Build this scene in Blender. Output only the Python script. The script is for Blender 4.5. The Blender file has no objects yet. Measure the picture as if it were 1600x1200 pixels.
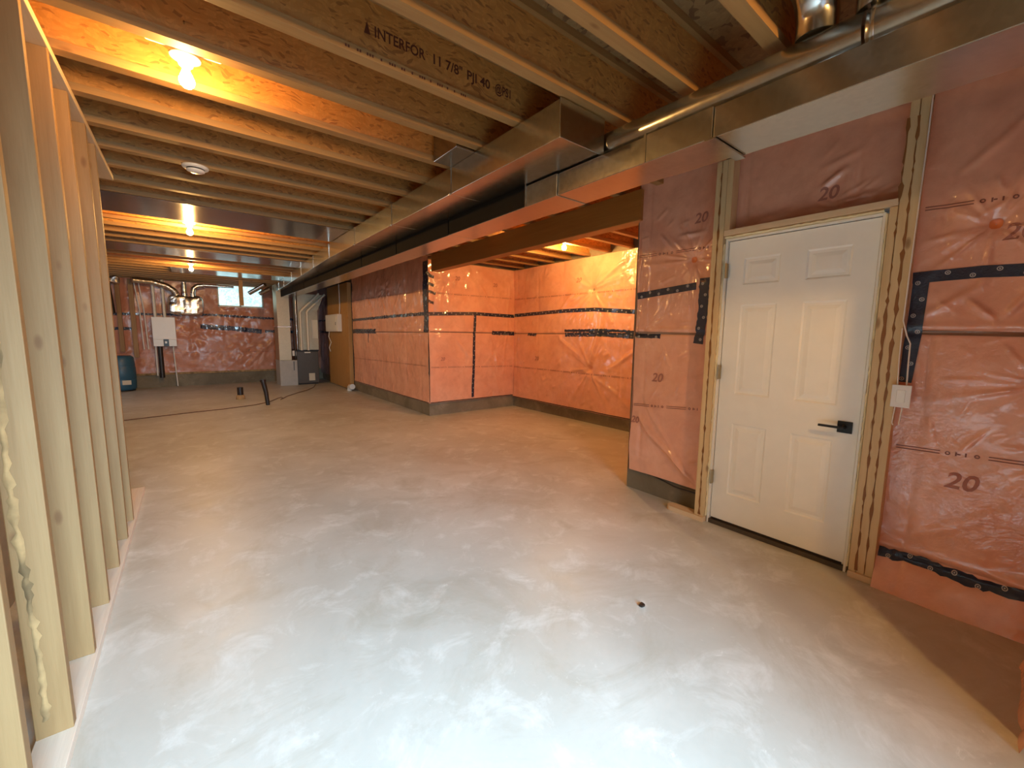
import bpy, math, random
import numpy as np
from mathutils import Vector, Matrix
C = bpy.context.scene
random.seed(7)
PI = math.pi

# ------------------------------------------------------------ camera, light, exposure
cam_d = bpy.data.cameras.new('camera')
cam = bpy.data.objects.new('camera', cam_d)
C.collection.objects.link(cam)
C.camera = cam
ROLL, PITCH, YAW, FPX = 0.01160034, 0.11888679, 0.66636555, 639.08
cr, sr, cp, sp, cy, sy = math.cos(ROLL), math.sin(ROLL), math.cos(PITCH), math.sin(PITCH), math.cos(YAW), math.sin(YAW)
Rw = (Matrix(((cr, -sr, 0), (sr, cr, 0), (0, 0, 1))) @ Matrix(((1, 0, 0), (0, cp, -sp), (0, sp, cp)))
      @ Matrix(((1, 0, 0), (0, 0, -1), (0, 1, 0))) @ Matrix(((cy, -sy, 0), (sy, cy, 0), (0, 0, 1))))
cam.matrix_world = Matrix.Translation((0, 0, 1.4)) @ Matrix((Rw[0], -Rw[1], -Rw[2])).transposed().to_4x4()
cam_d.sensor_width = 36
cam_d.lens = FPX / 1600 * 36
cam_d.clip_start = 0.02

W = bpy.data.worlds.new('world')
C.world = W
W.use_nodes = True
W.node_tree.nodes['Background'].inputs[0].default_value = (0.62, 0.78, 1.0, 1)
W.node_tree.nodes['Background'].inputs[1].default_value = 1.0

def area(name, loc, rot, sx, sy_, power, col):
    l = bpy.data.lights.new(name, 'AREA')
    l.shape = 'RECTANGLE'; l.size = sx; l.size_y = sy_; l.energy = power; l.color = col
    o = bpy.data.objects.new(name, l)
    o.location = loc; o.rotation_euler = rot
    C.collection.objects.link(o)
    return o
# daylight through the patio door behind the camera, the small far window and a side window
pd_ = area('patio_daylight', (0.40, -1.58, 1.25), (-PI/2 + .44, 0, PI + .08), 1.2, 1.7, 108, (0.54, 0.81, 1.0))
pd_.data.spread = math.radians(86)
area('far_window_daylight', (1.18, 13.62, 2.36), (-PI/2, 0, 0), 0.9, 0.48, 7, (0.72, 0.90, 1.0))
area('side_window_daylight', (-3.52, 10.6, 1.9), (0, -PI/2, 0), 0.9, 1.6, 13, (0.78, 0.86, 1.0))
BULB_COL = (1.0, 0.55, 0.17)
BULB_W = 1150.0

C.view_settings.view_transform = 'Standard'
C.view_settings.look = 'None'
C.view_settings.gamma = 1
C.view_settings.use_curve_mapping = False
C.view_settings.exposure = 0.2
try:
    C.cycles.use_denoising = True
    C.cycles.max_bounces = 10
    C.cycles.diffuse_bounces = 5
    C.cycles.glossy_bounces = 5
    C.cycles.sample_clamp_indirect = 6
    C.cycles.caustics_reflective = False
    C.cycles.caustics_refractive = False
except Exception:
    pass

# ------------------------------------------------------------ materials
class NT:
    def __init__(s, name):
        s.m = bpy.data.materials.new(name); s.m.use_nodes = True
        s.t = s.m.node_tree; s.b = s.t.nodes['Principled BSDF']
    def n(s, typ, **kw):
        x = s.t.nodes.new('ShaderNode' + typ)
        for k, v in kw.items(): setattr(x, k, v)
        return x
    def set(s, node, idx, v):
        if isinstance(v, bpy.types.NodeSocket): s.t.links.new(v, node.inputs[idx])
        else: node.inputs[idx].default_value = v
    def math(s, op, a, b=0.0, c=0.0, clamp=False):
        x = s.n('Math', operation=op, use_clamp=clamp)
        s.set(x, 0, a); s.set(x, 1, b); s.set(x, 2, c)
        return x.outputs[0]
    def coord(s, kind='Object', scale=(1, 1, 1), rand=True):
        tc = s.n('TexCoord'); mp = s.n('Mapping')
        src = tc.outputs[kind]
        if rand:
            oi = s.n('ObjectInfo'); va = s.n('VectorMath', operation='ADD')
            cx = s.n('CombineXYZ')
            r = s.math('MULTIPLY', oi.outputs['Random'], 37.0)
            for i in range(3): s.t.links.new(r, cx.inputs[i])
            s.t.links.new(src, va.inputs[0]); s.t.links.new(cx.outputs[0], va.inputs[1]); src = va.outputs[0]
        s.t.links.new(src, mp.inputs[0]); mp.inputs['Scale'].default_value = scale
        return mp.outputs[0]
    def noise(s, vec, scale, detail=3, rough=.55, dist=0.0):
        x = s.n('TexNoise'); s.t.links.new(vec, x.inputs['Vector'])
        x.inputs['Scale'].default_value = scale; x.inputs['Detail'].default_value = detail
        x.inputs['Roughness'].default_value = rough; x.inputs['Distortion'].default_value = dist
        return x.outputs[0]
    def ramp(s, fac, stops):
        x = s.n('ValToRGB'); s.t.links.new(fac, x.inputs[0]); e = x.color_ramp.elements
        while len(e) < len(stops): e.new(0.5)
        for i, (p, c) in enumerate(stops):
            e[i].position = p; e[i].color = (c, c, c, 1) if not hasattr(c, '__len__') else (*c, 1)
        return x.outputs[0]
    def mix(s, fac, a, b, mode='MIX'):
        x = s.n('Mix', data_type='RGBA', blend_type=mode)
        s.set(x, 0, fac)
        for i, v in ((6, a), (7, b)):
            if isinstance(v, bpy.types.NodeSocket): s.t.links.new(v, x.inputs[i])
            else: x.inputs[i].default_value = (*v, 1)
        return x.outputs[2]
    def bump(s, h, strength, dist, to='Normal'):
        x = s.n('Bump'); s.t.links.new(h, x.inputs['Height'])
        x.inputs['Strength'].default_value = strength; x.inputs['Distance'].default_value = dist
        s.t.links.new(x.outputs[0], s.b.inputs[to]); return x
    def P(s, **kw):
        for k, v in kw.items():
            k = k.replace('_', ' ')
            if isinstance(v, bpy.types.NodeSocket): s.t.links.new(v, s.b.inputs[k])
            elif hasattr(v, '__len__'): s.b.inputs[k].default_value = (*v, 1)
            else: s.b.inputs[k].default_value = v
        return s

def plain(name, col, rough=.5, metal=0., var=.06, **kw):
    m = NT(name); v = m.coord()
    n = m.noise(v, 9, 4)
    c = m.mix(m.ramp(n, [(.3, 0.), (.7, 1.)]), tuple(x*(1-var) for x in col), tuple(min(1, x*(1+var)) for x in col))
    m.P(Base_Color=c, Roughness=rough, Metallic=metal, **kw)
    return m.m

def wood(name, axis, light, dark, knots=True, rough=.62, vary=.38):
    m = NT(name)
    sc = [14, 14, 14]; sc[axis] = .9
    v = m.coord(scale=tuple(sc))
    g = m.noise(v, 1.6, 6, .6, .6)
    fine = m.noise(v, 9, 3, .5)
    c = m.mix(m.ramp(g, [(.3, 0.), (.72, 1.)]), light, dark)
    c = m.mix(m.math('MULTIPLY', fine, .35), c, tuple(x*.72 for x in dark))
    oi = m.n('ObjectInfo')
    c = m.mix(m.math('MULTIPLY', oi.outputs['Random'], vary), c, tuple(x*(.75 if vary < .5 else .62) for x in light))
    if knots:
        ks = [8, 8, 8]; ks[axis] = 3.2
        vk = m.coord(scale=tuple(ks))
        vo = m.n('TexVoronoi'); m.t.links.new(vk, vo.inputs['Vector']); vo.inputs['Scale'].default_value = 1
        k = m.ramp(vo.outputs['Distance'], [(.0, 1.), (.06, .8), (.12, .0)])
        c = m.mix(m.math('MULTIPLY', k, .75), c, (.16, .065, .02))
    m.P(Base_Color=c, Roughness=rough)
    m.bump(fine, .25, .002)
    return m.m

def osb(name, a, b, dark):
    m = NT(name)
    v0 = m.coord()
    nz = m.n('TexNoise'); m.t.links.new(v0, nz.inputs['Vector']); nz.inputs['Scale'].default_value = 5
    va = m.n('VectorMath', operation='MULTIPLY_ADD'); m.t.links.new(nz.outputs['Color'], va.inputs[0])
    va.inputs[1].default_value = (.16, .16, .16); m.t.links.new(v0, va.inputs[2])
    outs = []
    for rz, sc in ((.4, (30, 30, 100)), (1.2, (95, 95, 30))):
        mp = m.n('Mapping'); m.t.links.new(va.outputs[0], mp.inputs[0])
        mp.inputs['Rotation'].default_value = (0, rz, 0); mp.inputs['Scale'].default_value = sc
        vo = m.n('TexVoronoi'); m.t.links.new(mp.outputs[0], vo.inputs['Vector']); vo.inputs['Scale'].default_value = 1
        sp_ = m.n('SeparateColor'); m.t.links.new(vo.outputs['Color'], sp_.inputs[0]); outs.append(sp_.outputs[0]); outs.append(sp_.outputs[1])
    big = m.noise(v0, 7, 2)
    c = m.mix(m.ramp(outs[0], [(.2, 0.), (.8, 1.)]), a, b)
    c = m.mix(m.math('MULTIPLY', m.ramp(outs[2], [(.45, 0.), (.55, 1.)]), .55), c, tuple(x*.8 for x in a))
    c = m.mix(m.math('MULTIPLY', m.ramp(outs[1], [(.87, 0.), (.90, 1.)]), .8), c, dark)
    c = m.mix(m.math('MULTIPLY', big, .4), c, tuple(x*.6 for x in b))
    m.P(Base_Color=c, Roughness=.6)
    h = m.math('ADD', outs[0], outs[3])
    m.bump(h, .35, .003)
    return m.m

def poly(name, pink, deep, gloss=.8, cr_=.10):
    """pink glass-fibre batts seen through tight clear poly: soft base, glossy wrinkled coat"""
    m = NT(name); v = m.coord('Object', rand=False)
    n1 = m.noise(v, 2.2, 4, .6, .4); n2 = m.noise(v, 9, 5, .6, .3)
    c = m.mix(m.ramp(n1, [(.3, 0.), (.7, 1.)]), pink, deep)
    c = m.mix(m.math('MULTIPLY', m.ramp(n2, [(.45, 0.), (.75, 1.)]), .35), c, tuple(x*.72 for x in deep))
    m.P(Base_Color=c, Roughness=.75, Coat_Weight=gloss, Coat_Roughness=cr_, Coat_IOR=1.8)
    w1 = m.noise(v, 5.5, 3, .5, 1.6)
    r1 = m.math('ABSOLUTE', m.math('SUBTRACT', w1, .5))
    w2 = m.noise(v, 17, 2, .5, 1.2)
    r2 = m.math('ABSOLUTE', m.math('SUBTRACT', w2, .5))
    w3 = m.noise(v, 34, 2, .5, 1.0)
    s1 = m.math('POWER', m.math('SUBTRACT', 1.0, m.math('MULTIPLY', r1, 2.0)), 5.0)
    s2 = m.math('POWER', m.math('SUBTRACT', 1.0, m.math('MULTIPLY', r2, 2.0)), 4.0)
    mk = m.ramp(m.noise(v, 2.1, 2, .5), [(.42, .18), (.60, 1.)])
    h = m.math('MULTIPLY', mk, m.math('ADD', m.math('ADD', m.math('MULTIPLY', s1, 1.0), m.math('MULTIPLY', s2, .45)), m.math('MULTIPLY', w3, .30)))
    m.bump(h, 1.0, .0028, 'Coat Normal')
    m.bump(n2, .35, .01)
    return m.m

def metal(name, col, rough, warm=0.0, spangle=.06):
    m = NT(name); v = m.coord()
    vo = m.n('TexVoronoi'); m.t.links.new(v, vo.inputs['Vector']); vo.inputs['Scale'].default_value = 45
    n = m.noise(v, 3, 4)
    sp_ = m.n('SeparateColor'); m.t.links.new(vo.outputs['Color'], sp_.inputs[0])
    f = m.math('ADD', m.math('MULTIPLY', sp_.outputs[0], .5), m.math('MULTIPLY', n, .5))
    c = m.mix(f, tuple(x*(1-spangle*2) for x in col), tuple(min(1, x*(1+spangle)) for x in col))
    m.P(Base_Color=c, Metallic=1.0, Roughness=m.math('ADD', m.math('MULTIPLY', f, .05), rough))
    m.bump(n, .15, .01)
    return m.m

def emit(name, col, strength):
    m = NT(name); m.P(Base_Color=(.9, .9, .9), Roughness=.4)
    m.b.inputs['Emission Color'].default_value = (*col, 1); m.b.inputs['Emission Strength'].default_value = strength
    return m.m

def tape_mat():
    m = NT('navy_seam_tape'); uv = m.n('UVMap'); sx = m.n('SeparateXYZ'); m.t.links.new(uv.outputs[0], sx.inputs[0])
    u, vv = sx.outputs[0], sx.outputs[1]
    cell = m.math('DIVIDE', u, .085)
    fr = m.math('MULTIPLY', m.math('SUBTRACT', m.math('FRACT', cell), .5), .085)
    odd = m.math('MULTIPLY', m.math('SUBTRACT', m.math('MODULO', m.math('FLOOR', cell), 2.0), .5), .024)
    dv = m.math('SUBTRACT', vv, odd)
    d = m.math('SQRT', m.math('ADD', m.math('MULTIPLY', fr, fr), m.math('MULTIPLY', dv, dv)))
    a = m.math('LESS_THAN', d, .0105); hole = m.math('LESS_THAN', d, .0068); dot = m.math('LESS_THAN', d, .0035)
    f = m.math('ADD', m.math('SUBTRACT', a, hole), dot)
    c = m.mix(m.math('MULTIPLY', f, .85), (.006, .014, .045), (.55, .52, .50))
    v = m.coord(rand=False)
    m.P(Base_Color=c, Roughness=.35, Coat_Weight=.7, Coat_Roughness=.08)
    m.bump(m.noise(v, 60, 3, .6, 1.0), .7, .006)
    return m.m

def concrete(name, a, b, spots, rough=.42):
    m = NT(name); v = m.coord(rand=False)
    big = m.noise(v, .9, 5, .6, .5); mid = m.noise(v, 4.0, 6, .68, .6); fin = m.noise(v, 38, 5, .6)
    c = m.mix(m.ramp(big, [(.32, 0.), (.68, 1.)]), a, b)
    c = m.mix(m.math('MULTIPLY', m.ramp(mid, [(.52, 0.), (.72, 1.)]), .55), c, spots)
    sp2 = m.noise(v, 10, 7, .75, .9)
    c = m.mix(m.math('MULTIPLY', m.ramp(sp2, [(.63, 0.), (.74, 1.)]), .5), c, tuple(min(1, x*1.25) for x in spots))
    st = m.noise(v, 1.7, 7, .7, 1.2)
    c = m.mix(m.math('MULTIPLY', m.ramp(st, [(.50, 0.), (.68, 1.)]), .5), c, (a[0]*.82, a[1]*.76, a[2]*.66))
    c = m.mix(m.math('MULTIPLY', fin, .16), c, tuple(x*.6 for x in a))
    m.P(Base_Color=c, Roughness=m.math('ADD', m.math('MULTIPLY', mid, .3), rough-.15))
    m.bump(m.math('ADD', m.math('MULTIPLY', mid, .6), m.math('MULTIPLY', fin, .2)), .3, .004)
    return m.m

M = {}
M['floor'] = concrete('troweled_concrete', (.47, .455, .42), (.62, .61, .58), (.84, .85, .85))
M['foundation'] = concrete('foundation_concrete', (.155, .125, .08), (.27, .225, .155), (.36, .31, .23), .8)
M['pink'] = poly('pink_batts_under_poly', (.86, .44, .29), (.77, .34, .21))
M['pink_dim'] = poly('pink_batts_dim', (.60, .26, .16), (.48, .18, .10), .30, .22)  # same pink batts, the far end's low light put into the colour
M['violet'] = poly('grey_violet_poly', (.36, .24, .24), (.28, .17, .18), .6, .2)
M['stud_z'] = wood('pine_stud', 2, (.40, .235, .10), (.28, .145, .052), True, .62, .75)
M['frame_z'] = wood('pale_pine_framing', 2, (.80, .60, .33), (.66, .43, .20))
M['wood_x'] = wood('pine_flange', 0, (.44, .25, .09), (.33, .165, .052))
M['wood_y'] = wood('pine_plate', 1, (.82, .62, .40), (.70, .50, .29))
M['plate_pale'] = wood('pale_sill_plate', 1, (.84, .74, .64), (.76, .64, .54), knots=False)
M['osb'] = osb('osb_web', (.70, .34, .09), (.56, .25, .06), (.30, .12, .034))
M['deck'] = osb('osb_subfloor', (.40, .24, .10), (.30, .17, .07), (.12, .05, .02))
M['ply'] = wood('plywood_board', 2, (.56, .31, .10), (.45, .22, .06))
M['lvl'] = wood('lvl_beam', 1, (.46, .19, .04), (.37, .14, .028), knots=False, rough=.45)
M['galv'] = metal('galvanised_steel', (.58, .57, .54), .20)
M['galv_dark'] = metal('pan_steel', (.40, .38, .36), .16)
M['galv_tan'] = metal('plenum_steel', (.50, .40, .28), .50)
M['foil'] = metal('crinkled_foil', (.72, .67, .58), .28)
M['white'] = plain('white_paint', (.86, .84, .77), .42, var=.02)
M['jamb'] = plain('white_jamb', (.82, .79, .72), .5, var=.02)
M['plastic'] = plain('white_plastic', (.80, .77, .72), .35, var=.02)
M['pvc'] = plain('cream_pvc', (.76, .70, .58), .4, var=.03)
M['black'] = plain('black_metal', (.012, .011, .011), .35, metal=.3)
M['rubber'] = plain('black_abs_pipe', (.02, .012, .009), .45)
M['side_shade'] = plain('duct_side_shade', (.012, .009, .006), .9)  # near-black, shade on the duct's side put into the colour
M['side_shade'].node_tree.nodes['Principled BSDF'].inputs['Specular IOR Level'].default_value = .15
M['furnace'] = plain('dark_brown_enamel', (.070, .052, .036), .4)
M['grey'] = plain('grey_enamel', (.42, .40, .37), .5)
M['blue'] = plain('blue_plastic', (.03, .11, .19), .4)
M['tape'] = tape_mat()
M['ink'] = plain('faded_ink', (.24, .085, .06), .6)
M['ink_light'] = plain('pale_ink', (.42, .16, .11), .6)
M['ink_joist'] = plain('dark_red_ink', (.10, .025, .012), .6)
M['foam'] = plain('dried_spray_foam', (.80, .68, .42), .8, var=.12)
M['glue'] = plain('brown_adhesive', (.26, .10, .025), .6)
M['orange'] = plain('orange_fastener', (.75, .20, .06), .5)
M['overlap'] = poly('poly_overlap_shade', (.30, .17, .11), (.24, .13, .08))  # doubled film, with the batt joint's shadow put into its dark colour
M['hinge'] = plain('brass_hinge', (.45, .36, .22), .35, metal=.8)
M['bulb'] = emit('lit_bulb_glass', BULB_COL, BULB_W)
M['bulb_low'] = emit('lit_bulb_glass_dim', BULB_COL, BULB_W*.44)
M['bulb_high'] = emit('lit_bulb_glass_bright', BULB_COL, BULB_W*1.45)
M['porcelain'] = plain('porcelain', (.78, .76, .68), .3, var=.02)
M['drywall'] = plain('grey_board', (.34, .29, .22), .8)
M['cord'] = plain('brown_cord', (.10, .03, .015), .6)
M['wire'] = plain('white_cable', (.76, .70, .62), .45)
M['copper'] = plain('copper', (.55, .26, .14), .35, metal=.9)
M['bark'] = plain('bark_wane', (.34, .21, .095), .9, var=.5)
M['carpetpad'] = plain('paper_label', (.62, .55, .42), .6)

# ------------------------------------------------------------ mesh helpers
class MB:
    def __init__(s): s.v = []; s.f = []; s.mi = []; s.uv = None; s.smooth = []
    def add(s, vs, fs, mi=0, smooth=False):
        o = len(s.v); s.v += [tuple(map(float, p)) for p in vs]
        for f in fs: s.f.append(tuple(i+o for i in f)); s.mi.append(mi); s.smooth.append(smooth)
        return s
    def box(s, x0, x1, y0, y1, z0, z1, mi=0):
        vs = [(x, y, z) for z in (z0, z1) for y in (y0, y1) for x in (x0, x1)]
        return s.add(vs, [(0, 2, 3, 1), (4, 5, 7, 6), (0, 1, 5, 4), (2, 6, 7, 3), (0, 4, 6, 2), (1, 3, 7, 5)], mi)
    def hexa(s, bot, top, mi=0):
        return s.add(list(bot)+list(top), [(3, 2, 1, 0), (4, 5, 6, 7), (0, 1, 5, 4), (1, 2, 6, 5), (2, 3, 7, 6), (3, 0, 4, 7)], mi)
    def tube(s, pts, r, n=12, mi=0, caps=True):
        pts = [Vector(p) for p in pts]; rr = r if hasattr(r, '__len__') else [r]*len(pts)
        vs = []; fs = []; up = None
        for i, p in enumerate(pts):
            t = (pts[min(i+1, len(pts)-1)] - pts[max(i-1, 0)]).normalized()
            if up is None:
                up = Vector((0, 0, 1)) if abs(t.z) < .9 else Vector((1, 0, 0))
            a = (up - t*up.dot(t)).normalized(); b = t.cross(a); up = a
            for k in range(n):
                an = 2*PI*k/n; vs.append(p + (a*math.cos(an) + b*math.sin(an))*rr[i])
        for i in range(len(pts)-1):
            for k in range(n):
                k2 = (k+1) % n; fs.append((i*n+k, i*n+k2, (i+1)*n+k2, (i+1)*n+k))
        s.add(vs, fs, mi, True)
        if caps:
            s.add(vs[:n], [tuple(range(n))[::-1]], mi); s.add(vs[-n:], [tuple(range(n))], mi)
        return s
    def lathe(s, c, prof, axis=(0, 0, 1), n=24, mi=0):
        c = Vector(c); t = Vector(axis).normalized()
        up = Vector((1, 0, 0)) if abs(t.x) < .9 else Vector((0, 1, 0))
        a = (up - t*up.dot(t)).normalized(); b = t.cross(a)
        vs = []; fs = []
        for (r, h) in prof:
            for k in range(n):
                an = 2*PI*k/n; vs.append(c + t*h + (a*math.cos(an)+b*math.sin(an))*max(r, 1e-4))
        for i in range(len(prof)-1):
            for k in range(n):
                k2 = (k+1) % n; fs.append((i*n+k, i*n+k2, (i+1)*n+k2, (i+1)*n+k))
        return s.add(vs, fs, mi, True)
    def build(s, name, mats, parent=None, bevel=0, loc=None, **props):
        me = bpy.data.meshes.new(name)
        vs = s.v
        if loc is not None: vs = [(x-loc[0], y-loc[1], z-loc[2]) for x, y, z in vs]
        me.from_pydata(vs, [], s.f)
        if not isinstance(mats, (list, tuple)): mats = [mats]
        for mm in mats: me.materials.append(mm)
        me.polygons.foreach_set('material_index', s.mi); me.polygons.foreach_set('use_smooth', s.smooth)
        if s.uv is not None:
            ul = me.uv_layers.new(name='UVMap')
            co = np.array(s.uv)[[l.vertex_index for l in me.loops]]
            ul.data.foreach_set('uv', co.ravel())
        me.update()
        o = bpy.data.objects.new(name, me); C.collection.objects.link(o)
        if loc is not None: o.location = loc
        if parent:
            o.parent = parent
            if loc is not None: o.location = Vector(loc) - world_loc(parent)
            else: o.location = -world_loc(parent)
        if bevel:
            b = o.modifiers.new('bevel', 'BEVEL'); b.width = bevel; b.segments = 2; b.limit_method = 'ANGLE'
        for k, v in props.items(): o[k] = v
        return o

def world_loc(o):
    p = Vector((0, 0, 0))
    while o: p += o.location; o = o.parent
    return p
def tag(o, label=None, cat=None, group=None, kind=None):
    if label: o['label'] = label
    if cat: o['category'] = cat
    if group: o['group'] = group
    if kind: o['kind'] = kind
    return o
def empty(name, loc=(0, 0, 0), **kw):
    o = bpy.data.objects.new(name, None); C.collection.objects.link(o); o.location = loc
    o.empty_display_size = .1
    return tag(o, **kw)
def bx(name, b, mat, parent=None, bevel=0, **p):
    return MB().box(*b).build(name, mat, parent, bevel, **p)

# ------------------------------------------------------------ setting: floor, foundation
ZC = 2.64          # underside of the joists
flo = MB()
flo.box(-3.6, 5.2, -2.4, 13.7, -.12, 0)
fo = flo.build('floor', M['floor']); tag(fo, kind='structure')

def swall(name): return empty(name, (0, 0, 0), kind='structure')
w_right = swall('wall_right')
MB().box(3.14, 3.34, -1.7, 1.40, 0, .19).box(3.16, 3.34, -1.7, .56, .19, 2.94).box(3.16, 3.34, 1.44, 2.25, .19, 2.94)\
    .box(3.16, 3.34, .56, 1.44, 2.12, 2.94).box(3.16, 3.34, 1.40, 2.25, 0, .19).build('foundation', M['foundation'], w_right)
w_far_right = swall('wall_right_far')
MB().box(3.18, 3.38, 6.33, 13.6, 0, 2.94).build('foundation', M['foundation'], w_far_right)
w_al_l = swall('wall_alcove_left'); MB().box(3.38, 5.2, 6.33, 6.53, 0, 2.94).build('foundation', M['foundation'], w_al_l)
w_al_b = swall('wall_alcove_back'); MB().box(5.02, 5.2, 2.0, 6.33, 0, 2.94).build('foundation', M['foundation'], w_al_b)
w_al_r = swall('wall_alcove_right'); MB().box(3.34, 5.02, 2.0, 2.17, 0, 2.94).build('foundation', M['foundation'], w_al_r)
w_end = swall('wall_far')
MB().box(-3.6, .66, 13.53, 13.75, 0, 2.94).box(1.70, 3.18, 13.53, 13.75, 0, 2.94).box(.66, 1.70, 13.53, 13.75, 0, 2.08)\
    .box(.66, 1.70, 13.53, 13.75, 2.66, 2.94).build('foundation', M['foundation'], w_end)
w_out = swall('wall_outer_left')
MB().box(-3.75, -3.6, 4.6, 9.7, 0, 2.94).box(-3.75, -3.6, 11.5, 13.75, 0, 2.94).box(-3.75, -3.6, 9.7, 11.5, 0, 1.4)\
    .box(-3.75, -3.6, 9.7, 11.5, 2.4, 2.94).box(-3.6, -.6, 4.6, 4.7, 0, 2.94).build('foundation', M['foundation'], w_out)
w_back = swall('wall_back')
MB().box(-.95, -.25, -1.85, -1.7, 0, 2.94).box(1.35, 3.34, -1.85, -1.7, 0, 2.94).box(-.25, 1.35, -1.85, -1.7, 2.15, 2.94)\
    .build('board', M['drywall'], w_back)
w_side = swall('wall_stair')
MB().box(-.95, -.80, -1.7, 4.6, 0, 2.94).build('board', M['drywall'], w_side)
# patio door frame behind the camera
d2 = swall('door_2')
f = MB()
for a, b in ((-.25, -.19), (1.29, 1.35)): f.box(a, b, -1.82, -1.74, 0, 2.15)
f.box(-.25, 1.35, -1.82, -1.74, 0, .06).box(-.25, 1.35, -1.82, -1.74, 2.09, 2.15)
f.build('door_frame', M['jamb'], d2)

# ------------------------------------------------------------ ceiling: joists and deck
ceil = swall('ceiling')
bx('subfloor', (-3.6, 5.2, -1.85, 13.7, ZC+.302, ZC+.32), M['deck'], ceil)
JY = [round(.79 + .4045*k, 3) for k in range(-6, 32)]
web0 = fl0 = None
ga = MB().box(-4.1, 4.6, 0, .064, 0, .038)
XC = .5
for i, y in enumerate(JY):
    x1 = 5.05 if 1.9 < y < 6.2 else 3.04
    key = x1
    if i == 0 or x1 != last:
        Lm, Rm = -3.58, x1
        webm = MB().box(Lm, Rm, .027, .037, .036, .266)
        web = webm.build('joist', M['osb'], ceil, 0)
        me_web = web.data; web.location = (0, y, ZC)
        me_f = None
        last = x1
    else:
        web = bpy.data.objects.new('joist', me_web); C.collection.objects.link(web); web.parent = ceil; web.location = (0, y, ZC)
    if me_f is None:
        fm = MB().box(Lm, Rm, 0, .064, 0, .038); 
        fl = fm.build('flange', M['wood_x'], None, .002); me_f = fl.data; fl.parent = web; fl.location = (0, 0, 0)
    else:
        fl = bpy.data.objects.new('flange', me_f); C.collection.objects.link(fl); fl.parent = web
    f2 = bpy.data.objects.new('flange', me_f); C.collection.objects.link(f2); f2.parent = web; f2.location = (0, 0, .264)
# sheet-metal return pans nailed across two pairs of joists
bx('joist_pan', (-1.7, 1.60, 5.26, 6.06, ZC-.006, ZC-.002), M['galv_dark'], ceil)
bx('joist_pan', (-1.3, 2.25, 8.12, 8.86, ZC-.006, ZC-.002), M['galv_dark'], ceil)
bx('joist_pan', (-.2, 2.25, 10.5, 11.35, ZC-.006, ZC-.002), M['galv_dark'], ceil)

# printed lettering on joist web
def text_mesh(txt, size, off_=0.0):
    cu = bpy.data.curves.new('t', 'FONT'); cu.body = txt; cu.size = size; cu.resolution_u = 3; cu.offset = off_
    o = bpy.data.objects.new('t', cu); C.collection.objects.link(o)
    dg = bpy.context.evaluated_depsgraph_get(); dg.update()
    me = o.evaluated_get(dg).to_mesh()
    vs = [tuple(v.co) for v in me.vertices]; fs = [tuple(p.vertices) for p in me.polygons]
    o.evaluated_get(dg).to_mesh_clear()
    bpy.data.objects.remove(o); bpy.data.curves.remove(cu)
    return vs, fs
def fit_text(txt, x0, x1, h):
    vs, fs = text_mesh(txt, 1.0, .02)
    a = np.array(vs); w = a[:, 0].max()-a[:, 0].min(); H = .73
    a[:, 0] = (a[:, 0]-a[:, 0].min())/w*(x1-x0)+x0; a[:, 1] = a[:, 1]/H*h
    return a, fs
yj = JY[6+3]
jt = MB()
for txt, x0, x1, zb in (('\u25B2', .715, .745, 2.762), ('INTERFOR', .765, 1.02, 2.762), ('\u00AE', 1.022, 1.036, 2.79), ('11 7/8"', 1.065, 1.235, 2.764), ('PJI 40', 1.265, 1.415, 2.764), ('@PS1', 1.45, 1.56, 2.764)):
    a, fs = fit_text(txt, x0, x1, .048 if txt != '\u00AE' else .018)
    jt.add([(p[0], yj+.0262, zb+p[1]) for p in a], fs)
# small grade marks on the flange below
xx = .62
for k in range(13):
    wd = random.uniform(.02, .06)
    for q in range(int(wd/.012)):
        jt.add([(xx+q*.012, yj-.001, ZC+.012), (xx+q*.012+.008, yj-.001, ZC+.012), (xx+q*.012+.008, yj-.001, ZC+.024), (xx+q*.012, yj-.001, ZC+.024)], [(0, 1, 2, 3)])
    xx += wd+.018
jt.build('printed_lettering', M['ink_joist'], ceil)

# LVL beam over the alcove opening
beam = MB().box(3.08, 3.22, 2.18, 6.02, 2.385, 2.64).build('beam', M['lvl'], None, .006)
tag(beam, 'smooth tan laminated timber beam spanning the pink alcove opening', 'beam')

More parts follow.
